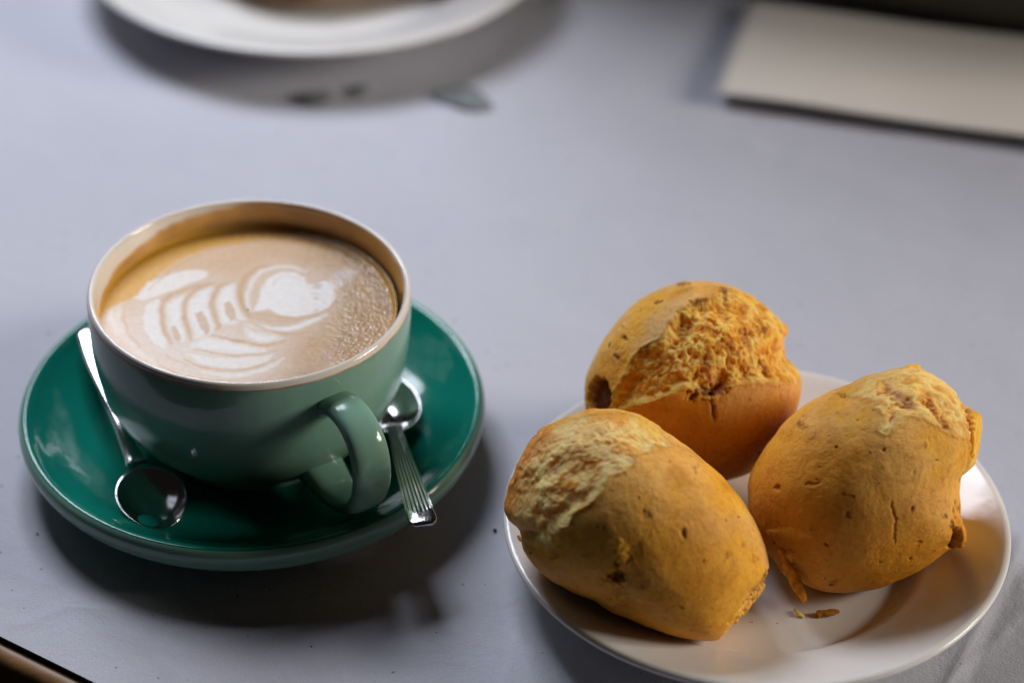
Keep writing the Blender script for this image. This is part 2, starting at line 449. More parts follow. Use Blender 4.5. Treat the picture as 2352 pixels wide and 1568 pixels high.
# milk bleeding out round the pattern
k = (sstep(.9, -.3, poly_sdf(Pw, A_([(540, 850), (700, 680), (1000, 640), (1250, 680), (1500, 560), (1900, 600), (1980, 760), (1850, 950), (1600, 1150), (1500, 1300), (1200, 1400), (900, 1330), (620, 1160)]))) * .26)[:, None]; ca = ca * (1 - k) + white * k
lb = brown * .40 + tan * .60
WS = .88
wpoly(A_([(440, 800), (560, 690), (700, 640), (850, 600), (950, 583), (1015, 600), (1020, 640), (960, 670), (850, 712), (750, 750), (650, 790), (540, 820)]), .85, .07)
wpoly(A_([(560, 860), (650, 815), (690, 835), (662, 900), (668, 1000), (705, 1090), (690, 1180), (610, 1140), (555, 1060), (528, 960)]), .85, .06)
wpoly(A_([(715, 850), (800, 800), (865, 780), (832, 860), (822, 940), (855, 1060), (840, 1130), (790, 1080), (740, 1010), (703, 930)]), .95)
wpoly(A_([(870, 830), (955, 755), (1035, 718), (1070, 735), (1037, 800), (1040, 880), (1070, 985), (1060, 1060), (930, 1110), (890, 1000), (862, 900)]), .95)
wpoly(A_([(1085, 800), (1130, 730), (1222, 692), (1238, 760), (1245, 840), (1270, 900), (1300, 960), (1230, 1000), (1130, 990), (1090, 900)]), 1)
stroke(A_([(1080, 690), (960, 710), (850, 742), (750, 775), (692, 830), (670, 900), (678, 980), (705, 1070), (745, 1150)]), 34, .85, c=lb)
stroke(A_([(1040, 705), (930, 745), (868, 800), (842, 870), (850, 960), (885, 1050), (900, 1120)]), 34, .8, c=lb)
stroke(A_([(1190, 680), (1110, 712), (1066, 765), (1050, 840), (1070, 930), (1105, 1010), (1090, 1040)]), 36, .85, c=lb)
wpoly(A_([(925, 920), (970, 897), (1010, 950), (1042, 1040), (1010, 1085), (960, 1020)]), .85, .05, lb)
wpoly(A_([(750, 1020), (780, 1010), (820, 1080), (810, 1150), (770, 1120)]), .7, .06, lb)
wpoly(A_([(1145, 845), (1185, 822), (1222, 880), (1250, 960), (1205, 975), (1160, 920)]), .85, .05, lb)
stroke(A_([(1500, 545), (1400, 575), (1312, 640), (1272, 720), (1270, 800), (1300, 880), (1345, 940)]), 46, .85, c=lb)
stroke(B_([(500, 600), (400, 565), (270, 565), (165, 602), (85, 680), (50, 760), (62, 850), (80, 900)]), 26, .8, c=white)
wpoly(B_([(150, 720), (205, 655), (300, 605), (420, 598), (485, 640), (500, 690), (560, 685), (650, 665), (708, 710), (718, 790), (665, 865), (560, 912), (430, 935), (310, 925), (225, 885), (90, 905), (140, 840)]), 1, .07)
stroke(B_([(235, 720), (275, 660), (340, 632), (420, 640), (465, 670)]), 12, .45, .05, lb)
wpoly(B_([(600, 700), (700, 615), (790, 565), (900, 580), (860, 650), (740, 730)]), .50, .16)
stroke(B_([(-20, 950), (100, 1000), (240, 1035), (370, 1028), (470, 998), (560, 960), (650, 925)]), 46, .9, c=white)
stroke(B_([(70, 905), (200, 920), (330, 945), (450, 950), (590, 920)]), 20, .8, c=lb)
stroke(B_([(120, 930), (230, 965), (350, 975), (440, 960)]), 30, .55, c=tan2)
stroke(A_([(1240, 965), (1350, 985), (1450, 1030), (1560, 1060), (1650, 1068), (1790, 1050)]), 22, .85, c=lb)
wpoly(A_([(1290, 1005), (1400, 1055), (1520, 1075), (1590, 1100), (1500, 1130), (1400, 1130), (1320, 1090)]), .9)
stroke(A_([(1070, 1080), (1180, 1110), (1280, 1122), (1370, 1148), (1470, 1155), (1600, 1115)]), 28, .85, c=lb)
stroke(A_([(1190, 1112), (1240, 1120), (1290, 1122)]), 30, .6, c=brown)
wpoly(A_([(900, 1165), (1000, 1100), (1120, 1112), (1250, 1142), (1350, 1172), (1450, 1182), (1500, 1200), (1350, 1222), (1200, 1212), (1050, 1192)]), .95)
stroke(A_([(930, 1188), (1080, 1214), (1250, 1230), (1400, 1222), (1540, 1190)]), 15, .8, c=lb)
wpoly(A_([(870, 1220), (1050, 1242), (1250, 1250), (1420, 1238), (1530, 1210), (1460, 1290), (1300, 1322), (1100, 1322), (950, 1285)]), .7, .06)
stroke(A_([(840, 1262), (980, 1320), (1120, 1346), (1280, 1342), (1400, 1312), (1530, 1255)]), 18, .8, c=lb)
stroke(A_([(980, 1355), (1150, 1380), (1300, 1378), (1450, 1330), (1600, 1250)]), 40, .6, .07, white)
stroke(A_([(640, 1290), (760, 1350), (880, 1390), (1040, 1415), (1250, 1420)]), 16, .55, .05, lb)
stroke(A_([(700, 1230), (830, 1290), (930, 1330)]), 14, .4, .05, lb)
stroke(A_([(350, 870), (352, 980), (400, 1090), (500, 1210), (640, 1310)]), 60, .35, .12, white)
stroke(A_([(400, 860), (385, 960), (430, 1080), (520, 1180)]), 22, .5, .08, lb)
stroke(A_([(300, 880), (290, 960), (340, 1080)]), 60, .5, .10, white)
# crema against the wall on the left and at the back
r_ = np.hypot(X, Y); aa = np.degrees(np.arctan2(Y, X)) % 360
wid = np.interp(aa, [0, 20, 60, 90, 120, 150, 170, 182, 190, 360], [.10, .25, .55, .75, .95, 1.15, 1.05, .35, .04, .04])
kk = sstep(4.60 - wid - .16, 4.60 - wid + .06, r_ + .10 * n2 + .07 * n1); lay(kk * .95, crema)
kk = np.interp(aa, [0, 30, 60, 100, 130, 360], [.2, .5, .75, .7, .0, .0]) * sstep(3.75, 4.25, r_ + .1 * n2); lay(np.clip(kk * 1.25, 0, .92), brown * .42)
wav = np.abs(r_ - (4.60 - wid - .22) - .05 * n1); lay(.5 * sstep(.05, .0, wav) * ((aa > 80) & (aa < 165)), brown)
# foam mottling and small brown breaks on the right
mk = sstep(.30, .60, fbm(np.column_stack([X * 2.2, Y * 4.2, X * 0]) + 40, 4)) * sstep(1.4, 2.2, X + .1 * Y) * sstep(4.25, 3.4, r_); lay(mk * .35, brown * .8)
ca = ca * (1 + .05 * n2[:, None] + .05 * n3[:, None])
bub = sstep(.62, .80, fbm(P3 * 17 + 70, 2)); lay(bub * .35, (.88, .85, .80))
bd = sstep(.72, .86, fbm(P3 * 21 + 170, 2)); lay(bd * .5, brown * .8)
Z = .010 * n1 + .0025 * n2 + .10 * sstep(4.32, 4.56, r_) ** 2
wr = sstep(1.2, 3.2, X + .3 * Y)
Z += wr * .008 * fbm(np.column_stack([X * 4.0 + 1.5 * Y, Y * 6 + 2 * n1, X * 0]) + 3, 4) + sstep(2.2, 3.8, X) * .013 * fbm(P3 * 10 + 11, 3)
V = np.column_stack([X, Y, Z])
i = np.arange(NR - 1)[:, None]; j = np.arange(NT)[None]; a = i * NT + j; bb = i * NT + (j + 1) % NT
F = np.stack([a, bb, bb + NT, a + NT], -1).reshape(-1, 4)[NT:]
F = np.vstack([F])
cap = [tuple(range(NT, 2 * NT))]
M_cof, nt, b = mat('milk_foam', (.6, .4, .25), .32, spec=.28, sss=.15, sss_r=(.6, .4, .2), sss_s=.002)
nt.links.new(vcol(nt), b.inputs['Base Color'])
wet = [n_ for n_ in nt.nodes if n_.type == 'VERTEX_COLOR'][0].outputs['Alpha']
rgh = mix(nt, ramp(nt, noise(nt, 500, 3), [(.3, (.36,) * 3), (.7, (.52,) * 3)]), ramp(nt, noise(nt, 700, 3), [(.35, (.12,) * 3), (.65, (.38,) * 3)]), wet)
nt.links.new(rgh, b.inputs['Roughness'])
q1 = bump(nt, b, noise(nt, 1000, 4, .7), .12, .0004)
bump(nt, b, noise(nt, 260, 3, .6, .6), .06, .0008, q1)
coffee = obj('coffee', new_mesh('coffee', V, F, cols=np.clip(np.column_stack([ca, sstep(1.9, 3.6, X + .25 * n1)]), 0, 1)), M_cof, None, (CX, CYc, CH))
coffee.rotation_euler = (.004, .010, 0)
tag(coffee, 'milk coffee with white leaf and heart foam pattern filling the green cup', 'coffee')

# ------------------------------------------------------------------ spoons
def spoon(name, cpts, hand_w, hand_t, bc, blen, bwid, bdepth, bdir, label, tilt=0, roll=0, flutes=False):
    """bowl centre bc, its axis direction bdir (from neck to tip), handle centre line cpts from neck to end"""
    root = empty(name, bc); tag(root, label, 'spoon', 'teaspoons on the saucer'); bc = np.array(bc, float)
    f = np.array([math.cos(tilt) * bdir[0], math.cos(tilt) * bdir[1], math.sin(tilt)]); f /= np.linalg.norm(f)
    sd = np.cross(f, [0, 0, 1]); sd /= np.linalg.norm(sd); upn = np.cross(sd, f)
    sd2 = sd * math.cos(roll) + upn * math.sin(roll); upn = np.cross(sd2, f); sd = sd2
    K, R = 72, 22; V = []; ph = np.linspace(0, 2 * np.pi, K, endpoint=False)
    for lay_ in (0, 1):
        for k in range(R + 1):
            r = k / R
            for p in ph:
                c_, s_ = math.cos(p), math.sin(p)
                egg = 1 - .10 * c_                       # broader towards the neck side
                x = r * c_ * blen; y = r * s_ * bwid * egg
                zz = -bdepth * (1 - r ** 2.3)
                if lay_ == 0: zz += 0
                else: zz -= .085 * (1 if r < 1 else .9)
                V.append(f * x + sd * y + upn * zz)
    F = []; off = (R + 1) * K
    for k in range(R):
        for j in range(K):
            a = k * K + j; b_ = k * K + (j + 1) % K
            F.append((a, b_, b_ + K, a + K)); F.append((off + a + K, off + b_ + K, off + b_, off + a))
    for j in range(K):
        a = R * K + j; b_ = R * K + (j + 1) % K; F.append((a, b_, off + b_, off + a))
    V = np.array(V)
    obj('bowl', new_mesh('bowl', V, F), M_steel, root)
    pts = smooth_curve(cpts, 110) - bc
    q = np.linspace(0, 1, 110)
    hw_ = np.interp(q, *hand_w); ht_ = np.interp(q, *hand_t)
    kern = np.ones(9) / 9; hw_ = np.convolve(np.pad(hw_, 4, 'edge'), kern, 'valid'); ht_ = np.convolve(np.pad(ht_, 4, 'edge'), kern, 'valid')
    ease = np.clip((1 - q) / .035, 0, 1) ** .5; hw_ *= .60 + .40 * ease; ht_ *= .5 + .5 * ease
    dxy = pts[-1] - pts[0]; s0 = np.cross(dxy, [0, 0, 1]); s0 /= np.linalg.norm(s0)
    tang = np.gradient(pts, axis=0); tang /= np.linalg.norm(tang, axis=1)[:, None]
    if flutes:
        ring = 96; V = []; ph = np.linspace(0, 2 * np.pi, ring, endpoint=False)
        for k in range(110):
            s = s0 - tang[k] * (s0 @ tang[k]); s /= np.linalg.norm(s); nn = np.cross(tang[k], s)
            if nn[2] < 0: nn = -nn
            cx = np.sign(np.cos(ph)) * np.abs(np.cos(ph)) ** .8; sy = np.sign(np.sin(ph)) * np.abs(np.sin(ph)) ** .55
            fl = np.where(np.sin(ph) > .25, 1, 0) * np.interp(q[k], [0, .1, .2, .86, .92, 1], [0, 0, 1, 1, 0, 0]) * .030 * (np.cos(cx * 3.5 * 2 * np.pi) - 1) * .5
            V.append(pts[k] + np.outer(cx * hw_[k], s) + np.outer(sy * ht_[k] + fl, nn))
        V = np.concatenate(V); F = [(k * ring + j, k * ring + (j + 1) % ring, (k + 1) * ring + (j + 1) % ring, (k + 1) * ring + j) for k in range(109) for j in range(ring)]
        F.append(tuple(range(ring))[::-1]); F.append(tuple(range(109 * ring, 110 * ring)))
    else:
        V, F = sweep(pts, s0, hw_, ht_, 28, 2.3)
    obj('handle', new_mesh('handle', V, F), M_steel, root)
    return root
e1 = at(203, 752, 2.30); e15 = at(217, 830, 2.15); m1 = at(243, 905, 1.95); m2 = at(276, 975, 1.72); k1 = at(308, 1050, 1.45)
b1 = at(350, 1140, 1.42)
d1 = np.array([b1[0] - k1[0], b1[1] - k1[1]]); d1 /= np.linalg.norm(d1)
spoon('teaspoon', [k1 + np.array([d1[0] * .35, d1[1] * .35, .05]), k1, m2, m1, e15, e1],
      ([0, .08, .18, .30, .5, .7, 1], [.36, .36, .30, .22, .16, .25, .42]), ([0, .15, 1], [.08, .13, .09]),
      tuple(b1), 1.34, 1.04, .46, d1, 'steel teaspoon on the left of the saucer with its dark bowl facing up', tilt=-.10)
b2 = at(889, 922, 1.62); k2 = at(908, 992, 1.85); h2 = at(928, 1062, 2.15); h3 = at(950, 1130, 2.32); e2 = at(974, 1206, 2.36)
d2 = np.array([b2[0] - k2[0], b2[1] - k2[1]]); d2 /= np.linalg.norm(d2)
spoon('teaspoon', [k2 + np.array([d2[0] * .3, d2[1] * .3, -.02]), k2, h2, h3, e2],
      ([0, .12, .3, .6, .9, 1], [.30, .20, .24, .34, .42, .44]), ([0, .15, 1], [.08, .12, .10]),
      tuple(b2), 1.50, 1.04, .38, d2, 'steel teaspoon on the right of the saucer with a fluted handle over the rim', tilt=.02, flutes=True)

# ------------------------------------------------------------------ plates
PC = (7.411, -2.264)
plate_p = [(.01, .30), (3.4, .30), (3.7, .05), (4.0, .0), (4.3, .04), (4.5, .32), (5.2, .72), (6.3, 1.28), (7.1, 1.66), (7.42, 1.78), (7.52, 1.88), (7.49, 1.98), (7.38, 2.02), (7.24, 1.99),
           (6.9, 1.86), (6.2, 1.55), (5.5, 1.22), (5.1, 1.04), (4.94, .92), (4.86, .78), (4.7, .66), (4.4, .60), (3.4, .58), (.01, .58)]
V, F = lathe(plate_p, 260, 150)
plate = obj('side_plate', new_mesh('side_plate', V, F), M_white, None, (*PC, 0)); plate.rotation_euler = (-.018, -.019, 0)
tag(plate, 'white porcelain side plate in front carrying the three rolls', 'plate')
FC = (-8.747, 34.572); sc = 9.942 / 7.52
V, F = lathe([(r * sc, h * 1.0 + (.10 if h > 1.5 else 0)) for r, h in plate_p], 200, 150)
far = obj('dinner_plate', new_mesh('dinner_plate', V, F), M_white, None, (*FC, 0))
tag(far, 'blurred white dinner plate at the top edge behind the cup', 'plate')

# food on the far plate
M_far, nt, b = mat('brown_baked_crust', (.30, .15, .06), .6)
nt.links.new(ramp(nt, noise(nt, 60, 5), [(.3, (.16, .065, .025)), (.55, (.36, .20, .09)), (.8, (.50, .32, .17))]), b.inputs['Base Color'])
bump(nt, b, noise(nt, 200, 5), .6, .003)
def lump(name, loc, rx, ry, rz, seed, m, label, cat, rot=0):
    N_t, N_p = 40, 64; V = []
    for i in range(N_t + 1):
        for j in range(N_p):
            t = math.pi * i / N_t; p = 2 * math.pi * j / N_p
            V.append((math.sin(t) * math.cos(p), math.sin(t) * math.sin(p), math.cos(t)))
    V = np.array(V); V = V * (1 + .14 * fbm(V * 1.6 + seed, 4))[:, None] * [rx, ry, rz]; V[:, 2] = np.maximum(V[:, 2], -rz * .75)
    V[:, 2] += rz * .75
    c_, s_ = math.cos(rot), math.sin(rot); V[:, :2] = V[:, :2] @ np.array([[c_, s_], [-s_, c_]])
    F = [(i * N_p + j, (i + 1) * N_p + j, (i + 1) * N_p + (j + 1) % N_p, i * N_p + (j + 1) % N_p) for i in range(N_t) for j in range(N_p)]
    tag(obj(name, new_mesh(name, V, F), m, None, loc), label, cat)
p = at(770, -25, 1.2); lump('pastry', (p[0] - .6, p[1] + 1.6, .6), 4.6, 2.5, 1.5, 3, M_far, 'pale brown blurred pastry lying on the far dinner plate, cut by the picture edge', 'pastry', .1)
p = at(1010, -35, 1.2); lump('pastry', (p[0] + .1, p[1] + 2.2, .6), 2.6, 2.4, 1.9, 13, M_far, 'darker brown blurred pastry on the right of the far dinner plate', 'pastry', .6)

# ------------------------------------------------------------------ white folded card and dark bag, top right
M_card, nt, b = mat('white_card', (.74, .69, .66), .75, spec=.2)
nt.links.new(ramp(nt, noise(nt, 12, 4), [(.3, (.78, .71, .64)), (.7, (.82, .75, .68))]), b.inputs['Base Color'])
bump(nt, b, noise(nt, 600, 4), .2, .0004)
H = .62
fl = at(1642, 213, H); fr = at(2352, 312, H); bl = at(1722, -6, H)
ux = (fr - fl); Lx = np.linalg.norm(ux); ux /= Lx
uy = bl - fl; uy -= ux * (uy @ ux); uy /= np.linalg.norm(uy)
card = empty('folded_card', (fl[0], fl[1], 0)); tag(card, 'white folded card with its front edge lifted off the paper, top right', 'card')
def leaf(name, z0f, z0b, th_, xo=0, yo=0, W_=21, D_=12.5):
    nx, ny = 50, 30; V = []
    for t_ in (0, 1):
        for j in range(ny):
            for i in range(nx):
                x = xo + W_ * i / (nx - 1); y = yo + D_ * j / (ny - 1)
                zz = z0f + (z0b - z0f) * (j / (ny - 1)) ** .8 + .05 * math.sin(x * .5 + .6) + .04 * math.sin(y * .6 + x * .2) - (th_ if t_ else 0)
                pz = ux * x + uy * y; V.append((pz[0], pz[1], zz))
    n0 = nx * ny; F = []
    for j in range(ny - 1):
        for i in range(nx - 1):
            a = j * nx + i; F.append((a, a + 1, a + 1 + nx, a + nx)); F.append((n0 + a + nx, n0 + a + nx + 1, n0 + a + 1, n0 + a))
    bd = list(range(nx)) + [j * nx + nx - 1 for j in range(1, ny)] + [(ny - 1) * nx + i for i in range(nx - 2, -1, -1)] + [j * nx for j in range(ny - 2, 0, -1)]
    for k in range(len(bd)):
        a, b_ = bd[k], bd[(k + 1) % len(bd)]; F.append((a, n0 + a, n0 + b_, b_))
    obj(name, new_mesh(name, V, F), M_card, card)
leaf('upper_leaf', H, .45, .07, D_=8.3)
leaf('lower_leaf', .16, .16, .07, .35, 1.3, D_=7.0)

M_bag, nt, b = mat('dark_fabric', (.022, .022, .016), .8)
nt.links.new(ramp(nt, noise(nt, 40, 4), [(.3, (.055, .055, .042)), (.7, (.09, .082, .062))]), b.inputs['Base Color'])
bump(nt, b, noise(nt, 300, 4), .5, .002)
p0 = at(1840, 0, .6); p1 = at(2400, 92, .6)
bx = (p1 - p0)[:2]; bx /= np.linalg.norm(bx); by = np.array([-bx[1], bx[0]])
def boxy(w_, d_, h_, nx=40, ny=14, nz=30, seed=1):
    """soft-sided bag: rounded box with bulges"""
    N = 34; V = []; F = []
    g = np.linspace(-1, 1, N)
    faces = []
    for ax in range(3):
        for s_ in (-1, 1):
            a, b_ = np.meshgrid(g, g); P_ = np.zeros((N * N, 3)); o = [k for k in range(3) if k != ax]
            P_[:, ax] = s_; P_[:, o[0]] = a.ravel(); P_[:, o[1]] = b_.ravel(); base = len(V) * 0 + sum(len(x) for x in faces); faces.append(P_)
            for i in range(N - 1):
                for j in range(N - 1):
                    q0 = base + i * N + j; F.append((q0, q0 + 1, q0 + N + 1, q0 + N))
    V = np.concatenate(faces); L = (np.abs(V) ** 12).sum(1) ** (1 / 12.); V = V / L[:, None]
    V = V * (1 + .03 * fbm(V * 1.5 + seed, 4))[:, None]
    return V * [w_ / 2, d_ / 2, h_ / 2], F
V, F = boxy(48, 9, 38)  # extended left and upward out of view to shade the card and table
bagc = p0[:2] + bx * 4.0 + by * 4.75
bag = empty('dark_bag', (bagc[0], bagc[1], 0)); bag.rotation_euler = (0, 0, math.atan2(bx[1], bx[0]))
tag(bag, 'dark blurred fabric bag standing behind the white folded card, top right corner, enlarged out of view to cast shade', 'bag')
obj('bag_body', new_mesh('bag_body', V + [0, 0, 19.1], F), M_bag, bag)
hp_ = smooth_curve([(-6, -1, 37.5), (-5.6, -1, 43), (-2, -1, 48), (2, -1, 48), (5.6, -1, 43), (6, -1, 37.5)], 50)
V, F = sweep(hp_, (0, 1, 0), np.full(50, .9), np.full(50, .25), 16); obj('bag_handle', new_mesh('bag_handle', V, F), M_bag, bag)

# ------------------------------------------------------------------ the three rolls
def bread_mat(name, crumb=False):
    m, nt, b = mat(name, (.6, .3, .1), (.46 if not crumb else .40), spec=.13, sss=.15 if not crumb else .6, sss_r=(1, .48, .12), sss_s=.004 if not crumb else .006)
    c = vcol(nt)
    fine = ramp(nt, noise(nt, 620, 6, .7), [(.34, (.82, .60, .36)), (.50, (1, 1, 1)), (.75, (1.0, 1.0, 1.0))])
    c = mix(nt, c, fine, .66, 'MULTIPLY')
    med = ramp(nt, noise(nt, 130, 4, .6), [(.3, (.97, .84, .62)), (.55, (1, 1, 1))])
    c = mix(nt, c, med, .35 if not crumb else .25, 'MULTIPLY')
    if not crumb:
        sp = ramp(nt, noise(nt, 330, 2, .4), [(.715, (0, 0, 0)), (.76, (1, 1, 1))])
        c = mix(nt, c, (.20, .075, .02), sp)
    if not crumb:
        ck = nt.nodes.new('ShaderNodeTexVoronoi'); ck.feature = 'DISTANCE_TO_EDGE'; ck.inputs['Scale'].default_value = 260
        wv = nt.nodes.new('ShaderNodeVectorMath'); wv.operation = 'ADD'
        wn = nt.nodes.new('ShaderNodeTexNoise'); wn.inputs['Scale'].default_value = 150; wn.inputs['Detail'].default_value = 4
        sc_ = nt.nodes.new('ShaderNodeVectorMath'); sc_.operation = 'SCALE'; sc_.inputs['Scale'].default_value = .009
        nt.links.new(nt.nodes['TC'].outputs['Object'], wn.inputs['Vector']); nt.links.new(wn.outputs['Color'], sc_.inputs[0])
        nt.links.new(nt.nodes['TC'].outputs['Object'], wv.inputs[0]); nt.links.new(sc_.outputs[0], wv.inputs[1]); nt.links.new(wv.outputs[0], ck.inputs['Vector'])
        lines = ramp(nt, ck.outputs['Distance'], [(.0, (0, 0, 0)), (.07, (1, 1, 1))])
        where = ramp(nt, noise(nt, 55, 3), [(.52, (0, 0, 0)), (.66, (1, 1, 1))])
        cracks = mix(nt, (1., 1., 1.), lines, where)
        c = mix(nt, c, mix(nt, (.80, .56, .34), (1., 1., 1.), cracks), .45, 'MULTIPLY')
    nt.links.new(c, b.inputs['Base Color'])
    nt.links.new(ramp(nt, noise(nt, 180, 3), [(.3, (.36,) * 3), (.7, (.60,) * 3)] if not crumb else [(.3, (.25,) * 3), (.7, (.6,) * 3)]), b.inputs['Roughness'])
    a = bump(nt, b, noise(nt, 900, 6, .75), .62 if not crumb else .45, .0006)
    a = bump(nt, b, noise(nt, 240, 3, .55, .3), .13 if not crumb else .4, .0014, a)
    if not crumb: bump(nt, b, cracks, .3, .0004, a)
    return m
M_crust = bread_mat('golden_crust'); M_crumb = bread_mat('torn_crumb', True)

def cube_sphere(N):
    g = np.tan(np.linspace(-np.pi / 4, np.pi / 4, N + 1)); Vs = []; Fs = []; off = 0
    A, B = np.meshgrid(g, g); A = A.ravel(); B = B.ravel(); O = np.ones_like(A)
    i, j = np.meshgrid(np.arange(N), np.arange(N)); a = (i * (N + 1) + j).ravel()
    q = np.stack([a, a + 1, a + N + 2, a + N + 1], 1)
    for v, flip in (((A, B, O), 0), ((A, B, -O), 1), ((A, O, B), 1), ((A, -O, B), 0), ((O, A, B), 0), ((-O, A, B), 1)):
        Vs.append(np.column_stack(v)); Fs.append((q[:, ::-1] if flip else q) + off); off += len(A)
    V = np.concatenate(Vs); V /= np.linalg.norm(V, axis=1)[:, None]; F = np.concatenate(Fs)
    key = np.round(V * 1e6).astype(np.int64); _, idx, inv = np.unique(key, axis=0, return_index=True, return_inverse=True)
    inv = inv.ravel(); return V[idx], inv[F]
SPH, SPF = cube_sphere(190)
R_, U_, W_ = np.array(RGT), np.array(UP), -np.array(fwd)
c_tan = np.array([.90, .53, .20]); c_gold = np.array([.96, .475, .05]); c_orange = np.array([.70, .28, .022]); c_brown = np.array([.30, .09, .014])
c_pale = np.array([1.0, .60, .15]); c_cream = np.array([1.0, .73, .31]); c_dark = np.array([.07, .022, .010])

def roll(cpx, ch, depth, outline, crumb, seed, label, feats, crumb_depth=.22, crumb_amp=.26, tone=None, cream=0., floor=.62, warpk=1.0, lipk=.03, fin=1., tanw=1.):
    cen = at(*cpx, ch); dist = float((Vector(cen) - Vector((0, CY, CZ))).dot(fwd)); ppc = FPX / dist
    loc = lambda pts: np.array([((x - cpx[0]) / ppc, (cpx[1] - y) / ppc) for x, y in pts])
    ol = loc(outline); ang = np.arctan2(ol[:, 1], ol[:, 0]); rad = np.hypot(*ol.T)
    o_ = np.argsort(ang); ang, rad = ang[o_], rad[o_]
    ta = np.linspace(-np.pi, np.pi, 721); S = np.interp(ta, np.r_[ang - 2 * np.pi, ang, ang + 2 * np.pi], np.r_[rad, rad, rad])
    def sm(x, w_):
        k_ = np.exp(-.5 * (np.arange(-4 * w_, 4 * w_ + 1) / w_) ** 2); k_ /= k_.sum()
        y = np.r_[x[:-1], x[:-1], x[:-1]]; y = np.convolve(y, k_, 'same')[720:1440]; return np.r_[y, y[:1]]
    S1, S2 = sm(S, 3), sm(S, 20)
    x, y, w_ = SPH.T
    phi = np.arctan2(y, x); sth = np.hypot(x, y)
    blend = sth ** 5
    Sv = np.interp(phi, ta, S2) * (1 - blend) + np.interp(phi, ta, S1) * blend
    # a touch fuller than an ellipsoid
    ct_ = np.sign(w_) * np.abs(w_) ** .94
    ux_, vy_ = np.cos(phi) * sth * Sv, np.sin(phi) * sth * Sv
    Pp = np.column_stack([ux_, vy_, ct_ * depth])
    nrm = SPH / np.array([1., 1., depth / np.mean(S)]); nrm /= np.linalg.norm(nrm, axis=1)[:, None]
    q = SPH * 3.1 + seed * 7.7
    front = sstep(-.35, .1, w_)
    L = Pp[:, :2] + .05 * warpk * np.column_stack([fbm(q * 1.8, 4), fbm(q * 1.8 + 50, 4)]) + .035 * np.column_stack([fbm(q * 7, 3), fbm(q * 7 + 50, 3)])
    sd = poly_sdf(L, loc(crumb))
    mk = (1 - sstep(-.05, .04, sd)) * front
    edge_in = sstep(0, -.35, sd)
    low = fbm(q * .45, 3); mid = fbm(q * 1.6 + 3, 4); fine = fbm(q * 6 + 9, 4)
    rid = 1 - np.abs(fbm(q * 1.15 + .35 * fbm(q * 2 + 7, 2)[:, None] + 21, 3)) * 1.6; rid2 = 1 - np.abs(fbm(q * 3.2 + 61, 3)) * 1.7
    big = fbm(q * .9 + 77, 3)
    limb = 1 - sstep(.75, 1.0, sth) * .75
    h = .055 * low + .014 * mid + .004 * fine
    # fine wrinkles of the skin
    wr_ = np.abs(fbm(q * np.array([3.0, 5.5, 3.0]) + 5, 3)); h -= .007 * sstep(.10, .0, wr_) * sstep(0, .5, fbm(q * .7 + 13, 2) + .2)
    hc = -crumb_depth * edge_in * limb + crumb_amp * (fin * (.50 * (rid - .65) + .22 * (rid2 - .6)) + (.55 + .9 * (1 - fin)) * big) * (.35 + .65 * limb) * sstep(.02, -.22, sd)
    lip = lipk * np.exp(-((sd - .03) / .06) ** 2) * front
    h = h * (1 - .5 * mk) + mk * hc + lip
    mc = (1 - sstep(-.09, .07, sd + .10 * fine)) * front
    # base colours
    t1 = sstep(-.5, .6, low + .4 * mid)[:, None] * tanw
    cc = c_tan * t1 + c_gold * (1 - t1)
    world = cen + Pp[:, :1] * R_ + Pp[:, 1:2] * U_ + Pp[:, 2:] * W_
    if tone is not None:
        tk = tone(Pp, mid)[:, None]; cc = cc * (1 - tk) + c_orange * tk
    bro = sstep(-.15, 1.1, fbm(q * .8 + 90, 5))[:, None] * .55; cc = cc * (1 - bro) + (c_orange * .62 + c_brown * .45) * bro
    mot = sstep(.15, .8, fbm(q * 3.2 + 300, 4))[:, None] * .16; cc = cc * (1 - mot) + (c_orange * .6 + c_brown * .6) * mot
    edge = (np.exp(-(np.abs(sd) / .10) ** 2) * front * .6 * sstep(-.2, .5, fbm(q * 2 + 40, 3)))[:, None]; cc = cc * (1 - edge) + c_orange * edge
    pit = sstep(.62, .15, rid) ; pit2 = sstep(.5, .1, rid2)
    k1_ = sstep(-.25, .45, fbm(q * 1.3 + 140, 4))[:, None]
    cr_ = (c_pale * (1 - cream) + c_cream * cream) * (1 - k1_ * .6 * (1 - .7 * cream)) + (c_gold * 1.08) * k1_ * .6 * (1 - .7 * cream)
    k2_ = (sstep(.05, .6, fbm(q * 2.4 + 180, 4)) * .85 * (1 - .55 * cream))[:, None]; cr_ = cr_ * (1 - k2_) + c_orange * 1.1 * k2_
    pk = (np.clip(.45 * pit + .12 * pit2, 0, 1) * (1 - .55 * cream))[:, None]; cr_ = cr_ * (1 - pk) + c_orange * pk
    rk = sstep(.50, .80, fbm(q * 1.4 + 230, 3))[:, None] * .7 * (1 - cream); cr_ = cr_ * (1 - rk) + c_brown * rk
    cc = cc * (1 - mc[:, None]) + cr_ * mc[:, None]
    # features given in picture positions: (kind, points, width px, height cm, colour, strength)
    for kind, pts, wd, hh, colr, stg in feats:
        pts = loc(pts); wc = wd / ppc
        if kind == 'poly': d = poly_sdf(L, pts); k_ = 1 - sstep(-wc, wc, d)
        elif len(pts) == 1: d = np.hypot(*(L - pts[0]).T); k_ = 1 - sstep(wc * .1, wc * 1.15, d + .45 * wc * fine); stg = stg * .85
        else: d = seg_dist(L, pts); k_ = 1 - sstep(0, wc * 1.25, d + .55 * wc * fine)
        k_ = k_ * front; h = h + hh * k_
        if colr is not None: cc = cc * (1 - stg * k_[:, None]) + np.array(colr) * stg * k_[:, None]
    # random pores and specks
    rs = np.random.RandomState(seed)
